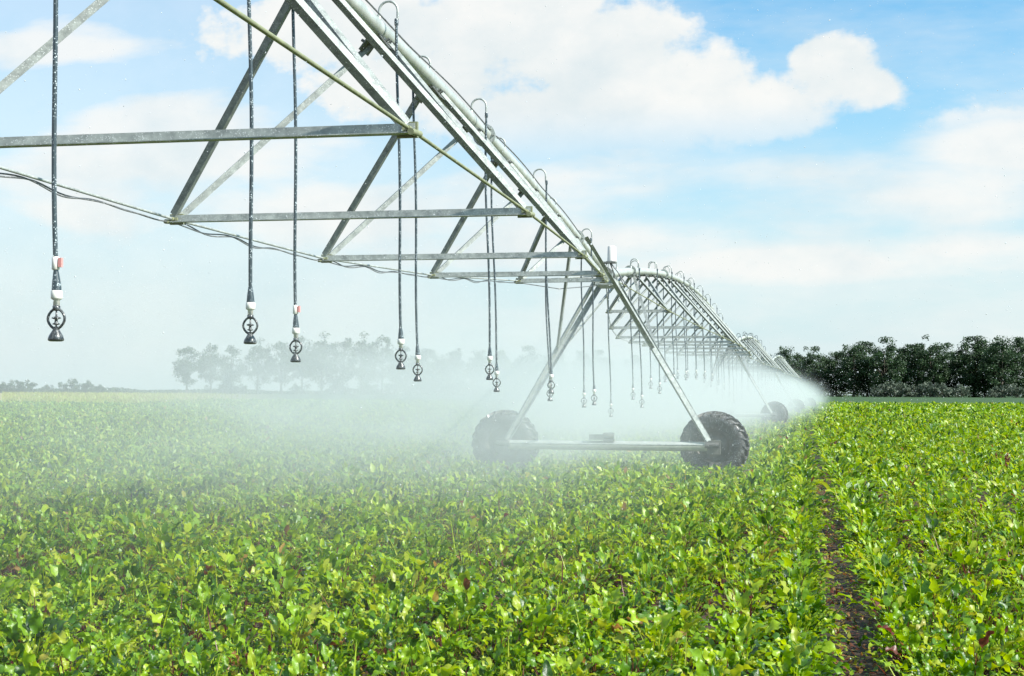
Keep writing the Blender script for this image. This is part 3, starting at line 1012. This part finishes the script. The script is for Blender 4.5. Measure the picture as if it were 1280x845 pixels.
V, F = drop_mesh(P[k], r_[k])
tag(np_mesh('water_drops', V, F, water_material(), None, True), 'white drops of sprinkler water flying through the air', 'water drops', kind='stuff')

def mist_material():
    m = bpy.data.materials.new('spray_mist'); m.use_nodes = True
    N, L = m.node_tree.nodes, m.node_tree.links
    N.remove(N['Principled BSDF'])
    pv = N.new('ShaderNodeVolumePrincipled')
    pv.inputs['Color'].default_value = (.82, .88, .87, 1)
    pv.inputs['Anisotropy'].default_value = .15
    g = N.new('ShaderNodeTexCoord')
    pos = g.outputs['Object']
    sp = N.new('ShaderNodeSeparateXYZ'); L.new(pos, sp.inputs[0])
    def math_(op, a, b=None, c=None):
        n = N.new('ShaderNodeMath'); n.operation = op
        for i, v in enumerate((a, b, c)):
            if v is None: continue
            if isinstance(v, (int, float)): n.inputs[i].default_value = v
            else: L.new(v, n.inputs[i])
        return n.outputs[0]
    def mrange(v, a, b, c=0, d=1, mode='SMOOTHSTEP'):
        n = N.new('ShaderNodeMapRange'); n.interpolation_type = mode
        n.inputs['From Min'].default_value = a; n.inputs['From Max'].default_value = b
        n.inputs['To Min'].default_value = c; n.inputs['To Max'].default_value = d
        L.new(v, n.inputs['Value']); return n.outputs[0]
    mp = N.new('ShaderNodeMapping'); mp.inputs['Scale'].default_value = (.45, .22, 1.0)
    L.new(pos, mp.inputs['Vector'])
    nz = noise(N, 1.0, 3, .55, L, mp.outputs[0]).outputs['Fac']
    X, Y, Z = sp.outputs
    # axis of the spray follows the pipe: bows right further out
    ax = mrange(Y, 40, 200, -3.9, -.4, 'LINEAR')
    dx = math_('ADD', math_('SUBTRACT', X, ax), math_('MULTIPLY', math_('SUBTRACT', nz, .5), 3.0))
    rgt = mrange(dx, -1.2, 4.5, 1, 0)
    lef_core = mrange(dx, -10, -.8, 0, 1)
    core = math_('MULTIPLY', rgt, lef_core)
    drift = math_('MULTIPLY', mrange(dx, -46, -4, 0, 1), mrange(dx, -3, 0, 1, 0))
    zt = math_('ADD', math_('ADD', Z, math_('MULTIPLY', math_('MAXIMUM', dx, 0), .26)), math_('MULTIPLY', nz, -1.3))     # ragged top
    zt = math_('SUBTRACT', zt, mrange(Y, 28, 62, 0, .55))
    top = mrange(zt, .1, 2.7, 1, 0)
    top2 = mrange(zt, .0, 4.9, 1, 0)
    along = mrange(Y, 6, 26, .12, 1)
    d1 = math_('MULTIPLY', math_('MULTIPLY', core, top), math_('MULTIPLY', math_('MULTIPLY', along, mrange(Y, 90, 215, 1, .2)), .155))
    d2 = math_('MULTIPLY', math_('MULTIPLY', drift, top2), mrange(Y, 12, 60, .12, 1))
    d2 = math_('MULTIPLY', math_('MULTIPLY', d2, mrange(Z, .3, 2.4, .25, 1)), .018)
    s = math_('ADD', d1, d2)
    s = math_('MULTIPLY', s, mrange(nz, .32, .70, .2, 1.75, 'LINEAR'))
    s = math_('MULTIPLY', s, mrange(Z, .2, 1.5, .45, 1.0))   # finest drops hang higher, heavy ones fall out
    L.new(s, pv.inputs['Density'])
    L.new(pv.outputs[0], N['Material Output'].inputs['Volume'])
    return m
mb = MB()
mb.box((-24.5, 121, 2.7), (31, 117, 2.65))
mist = mb.build('spray_mist', mist_material())
tag(mist, 'pale cloud of fine spray drifting along under the sprinklers', 'mist', kind='stuff')

# ------------------------------------------------------------------ sky and sun
SUN_AZ, SUN_EL = R(106), R(41)
w = bpy.data.worlds.new('World'); scene.world = w; w.use_nodes = True
N, L = w.node_tree.nodes, w.node_tree.links
bg = N['Background']
sky = N.new('ShaderNodeTexSky'); sky.sky_type = 'NISHITA'; sky.sun_disc = False
sky.sun_elevation = SUN_EL; sky.sun_rotation = SUN_AZ
sky.air_density = 1.0; sky.dust_density = 1.2; sky.ozone_density = 2.5
def wm(op, a, b=None, c=None, clamp=False):
    n = N.new('ShaderNodeMath'); n.operation = op; n.use_clamp = clamp
    for i, v in enumerate((a, b, c)):
        if v is None: continue
        if isinstance(v, (int, float)): n.inputs[i].default_value = v
        else: L.new(v, n.inputs[i])
    return n.outputs[0]
def wr(v, a, b, c=0, d=1, mode='SMOOTHSTEP'):
    n = N.new('ShaderNodeMapRange'); n.interpolation_type = mode
    for q, t in zip(('From Min', 'From Max', 'To Min', 'To Max'), (a, b, c, d)): n.inputs[q].default_value = t
    L.new(v, n.inputs['Value']); return n.outputs[0]
tcw = N.new('ShaderNodeTexCoord')
sx = N.new('ShaderNodeSeparateXYZ'); L.new(tcw.outputs['Generated'], sx.inputs[0])
yy = wm('MAXIMUM', wm('ABSOLUTE', sx.outputs['Y']), .12)
u = wm('DIVIDE', sx.outputs['X'], yy); v = wm('DIVIDE', sx.outputs['Z'], yy)
cmb = N.new('ShaderNodeCombineXYZ'); L.new(u, cmb.inputs[0]); L.new(v, cmb.inputs[1])
uv = cmb.outputs[0]
def wnoise(sx_, sy_, detail, rough, off=0):
    m = N.new('ShaderNodeMapping'); m.inputs['Scale'].default_value = (sx_, sy_, 1); m.inputs['Location'].default_value = (off, off*.7, off*.3)
    L.new(uv, m.inputs['Vector'])
    n = noise(N, 1, detail, rough, L, m.outputs[0])
    return n.outputs['Fac']
nb = wnoise(26, 34, 9, .60)            # billows
nw = wnoise(5, 16, 5, .55, 3.1)         # stretched wisps
nbig = wnoise(9, 14, 4, .5, 7.7)
# cumulus heaps: centre and half-size in bearing / elevation (tangent units)
BL = [(.022, .222, .040, .030), (.048, .208, .026, .020), (.008, .232, .022, .018), (-.035, .195, .065, .030), (-.075, .205, .070, .045), (-.135, .235, .085, .06),
      (-.20, .262, .12, .05), (-.33, .268, .14, .04), (-.16, .19, .14, .045), (-.28, .225, .10, .035), (.145, .165, .085, .040), (.09, .150, .06, .020), (.13, .13, .09, .022)]
heap = None
for (a, b_, ra, rb) in BL:
    s1 = N.new('ShaderNodeVectorMath'); s1.operation = 'SUBTRACT'; L.new(uv, s1.inputs[0]); s1.inputs[1].default_value = (a, b_, 0)
    s2 = N.new('ShaderNodeVectorMath'); s2.operation = 'MULTIPLY'; L.new(s1.outputs[0], s2.inputs[0]); s2.inputs[1].default_value = (1/ra, 1/rb, 0)
    s3 = N.new('ShaderNodeVectorMath'); s3.operation = 'LENGTH'; L.new(s2.outputs[0], s3.inputs[0])
    q = wm('SUBTRACT', 1.0, s3.outputs['Value'])
    heap = q if heap is None else wm('SMOOTH_MAX', heap, q, .25)
hd_ = wm('ADD', heap, wm('MULTIPLY', wm('SUBTRACT', nb, .5), 1.25))
hmask = wm('MULTIPLY', wr(hd_, -.04, .40), wr(v, .150, .208, .22, .97))
WB = [(-.50, .200, .13, .035), (-.42, .175, .20, .03), (-.53, .13, .1, .03), (-.30, .135, .2, .03), (-.52, .262, .10, .02), (-.17, .11, .12, .02),
      (.10, .098, .1, .016), (-.02, .09, .12, .012), (.07, .135, .12, .03), (.14, .17, .08, .03)]
wisp = None
for (a, b_, ra, rb) in WB:
    s1 = N.new('ShaderNodeVectorMath'); s1.operation = 'SUBTRACT'; L.new(uv, s1.inputs[0]); s1.inputs[1].default_value = (a, b_, 0)
    s2 = N.new('ShaderNodeVectorMath'); s2.operation = 'MULTIPLY'; L.new(s1.outputs[0], s2.inputs[0]); s2.inputs[1].default_value = (1/ra, 1/rb, 0)
    s3 = N.new('ShaderNodeVectorMath'); s3.operation = 'LENGTH'; L.new(s2.outputs[0], s3.inputs[0])
    q = wm('SUBTRACT', 1.0, s3.outputs['Value'])
    wisp = q if wisp is None else wm('SMOOTH_MAX', wisp, q, .3)
wd = wm('ADD', wm('MULTIPLY', wisp, .55), wm('MULTIPLY', wm('SUBTRACT', nw, .5), 2.2))
wmask = wm('MULTIPLY', wm('MAXIMUM', wr(wd, -.35, .45), wr(u, -.10, -.34, 0, .50)), .90)
gen = wm('MULTIPLY', wr(nw, .36, .66), wr(sx.outputs['Z'], .0, .12, .55, .45))
veil = wm('MAXIMUM', wmask, gen)
cover = wm('MAXIMUM', hmask, veil)
cover = wm('MULTIPLY', cover, wr(sx.outputs['Z'], -.01, .03))
tint = N.new('ShaderNodeMix'); tint.data_type = 'RGBA'; tint.blend_type = 'MULTIPLY'; tint.inputs['Factor'].default_value = 1
L.new(sky.outputs[0], tint.inputs['A']); tint.inputs['B'].default_value = (.54, 1.12, 1.22, 1)
shade = wm('ADD', wm('MULTIPLY', nbig, .6), wm('MULTIPLY', nb, .4))
cc = ramp(N, [(.32, (.80, .88, .90)), (.56, (1.0, 1.0, .97))])
L.new(shade, cc.inputs['Fac'])
CLOUD = 5.5
cl = N.new('ShaderNodeMix'); cl.data_type = 'RGBA'; cl.blend_type = 'MULTIPLY'; cl.inputs['Factor'].default_value = 1
L.new(cc.outputs['Color'], cl.inputs['A']); cl.inputs['B'].default_value = (CLOUD, CLOUD, CLOUD, 1)
mixc = N.new('ShaderNodeMix'); mixc.data_type = 'RGBA'
hz = N.new('ShaderNodeMix'); hz.data_type = 'RGBA'          # pale moist air low in the sky
L.new(wr(sx.outputs['Z'], 0, .29, .95, .05), hz.inputs['Factor']); L.new(tint.outputs['Result'], hz.inputs['A'])
hz.inputs['B'].default_value = (4.1, 4.9, 5.05, 1)
L.new(cover, mixc.inputs['Factor']); L.new(hz.outputs['Result'], mixc.inputs['A']); L.new(cl.outputs['Result'], mixc.inputs['B'])
L.new(mixc.outputs['Result'], bg.inputs['Color'])
bg.inputs['Strength'].default_value = .10

sd = bpy.data.lights.new('sun', 'SUN'); sd.energy = 5.0; sd.angle = R(.55); sd.color = (1, .965, .90)
so = bpy.data.objects.new('sun', sd); col.objects.link(so)
so.location = (30, 20, 60)
dirv = Vector((math.sin(SUN_AZ)*math.cos(SUN_EL), math.cos(SUN_AZ)*math.cos(SUN_EL), math.sin(SUN_EL)))
so.rotation_euler = dirv.to_track_quat('Z', 'Y').to_euler()

# ------------------------------------------------------------------ render settings
scene.view_settings.view_transform = 'Standard'
scene.view_settings.look = 'None'
scene.view_settings.exposure = 0.82
scene.view_settings.gamma = 1
scene.view_settings.use_curve_mapping = False
scene.render.engine = 'CYCLES'
cy_ = scene.cycles
cy_.max_bounces = 6; cy_.diffuse_bounces = 2; cy_.glossy_bounces = 2; cy_.transmission_bounces = 3; cy_.transparent_max_bounces = 8
cy_.volume_bounces = 2
cy_.volume_step_rate = .35
cy_.volume_max_steps = 256
cy_.use_denoising = True
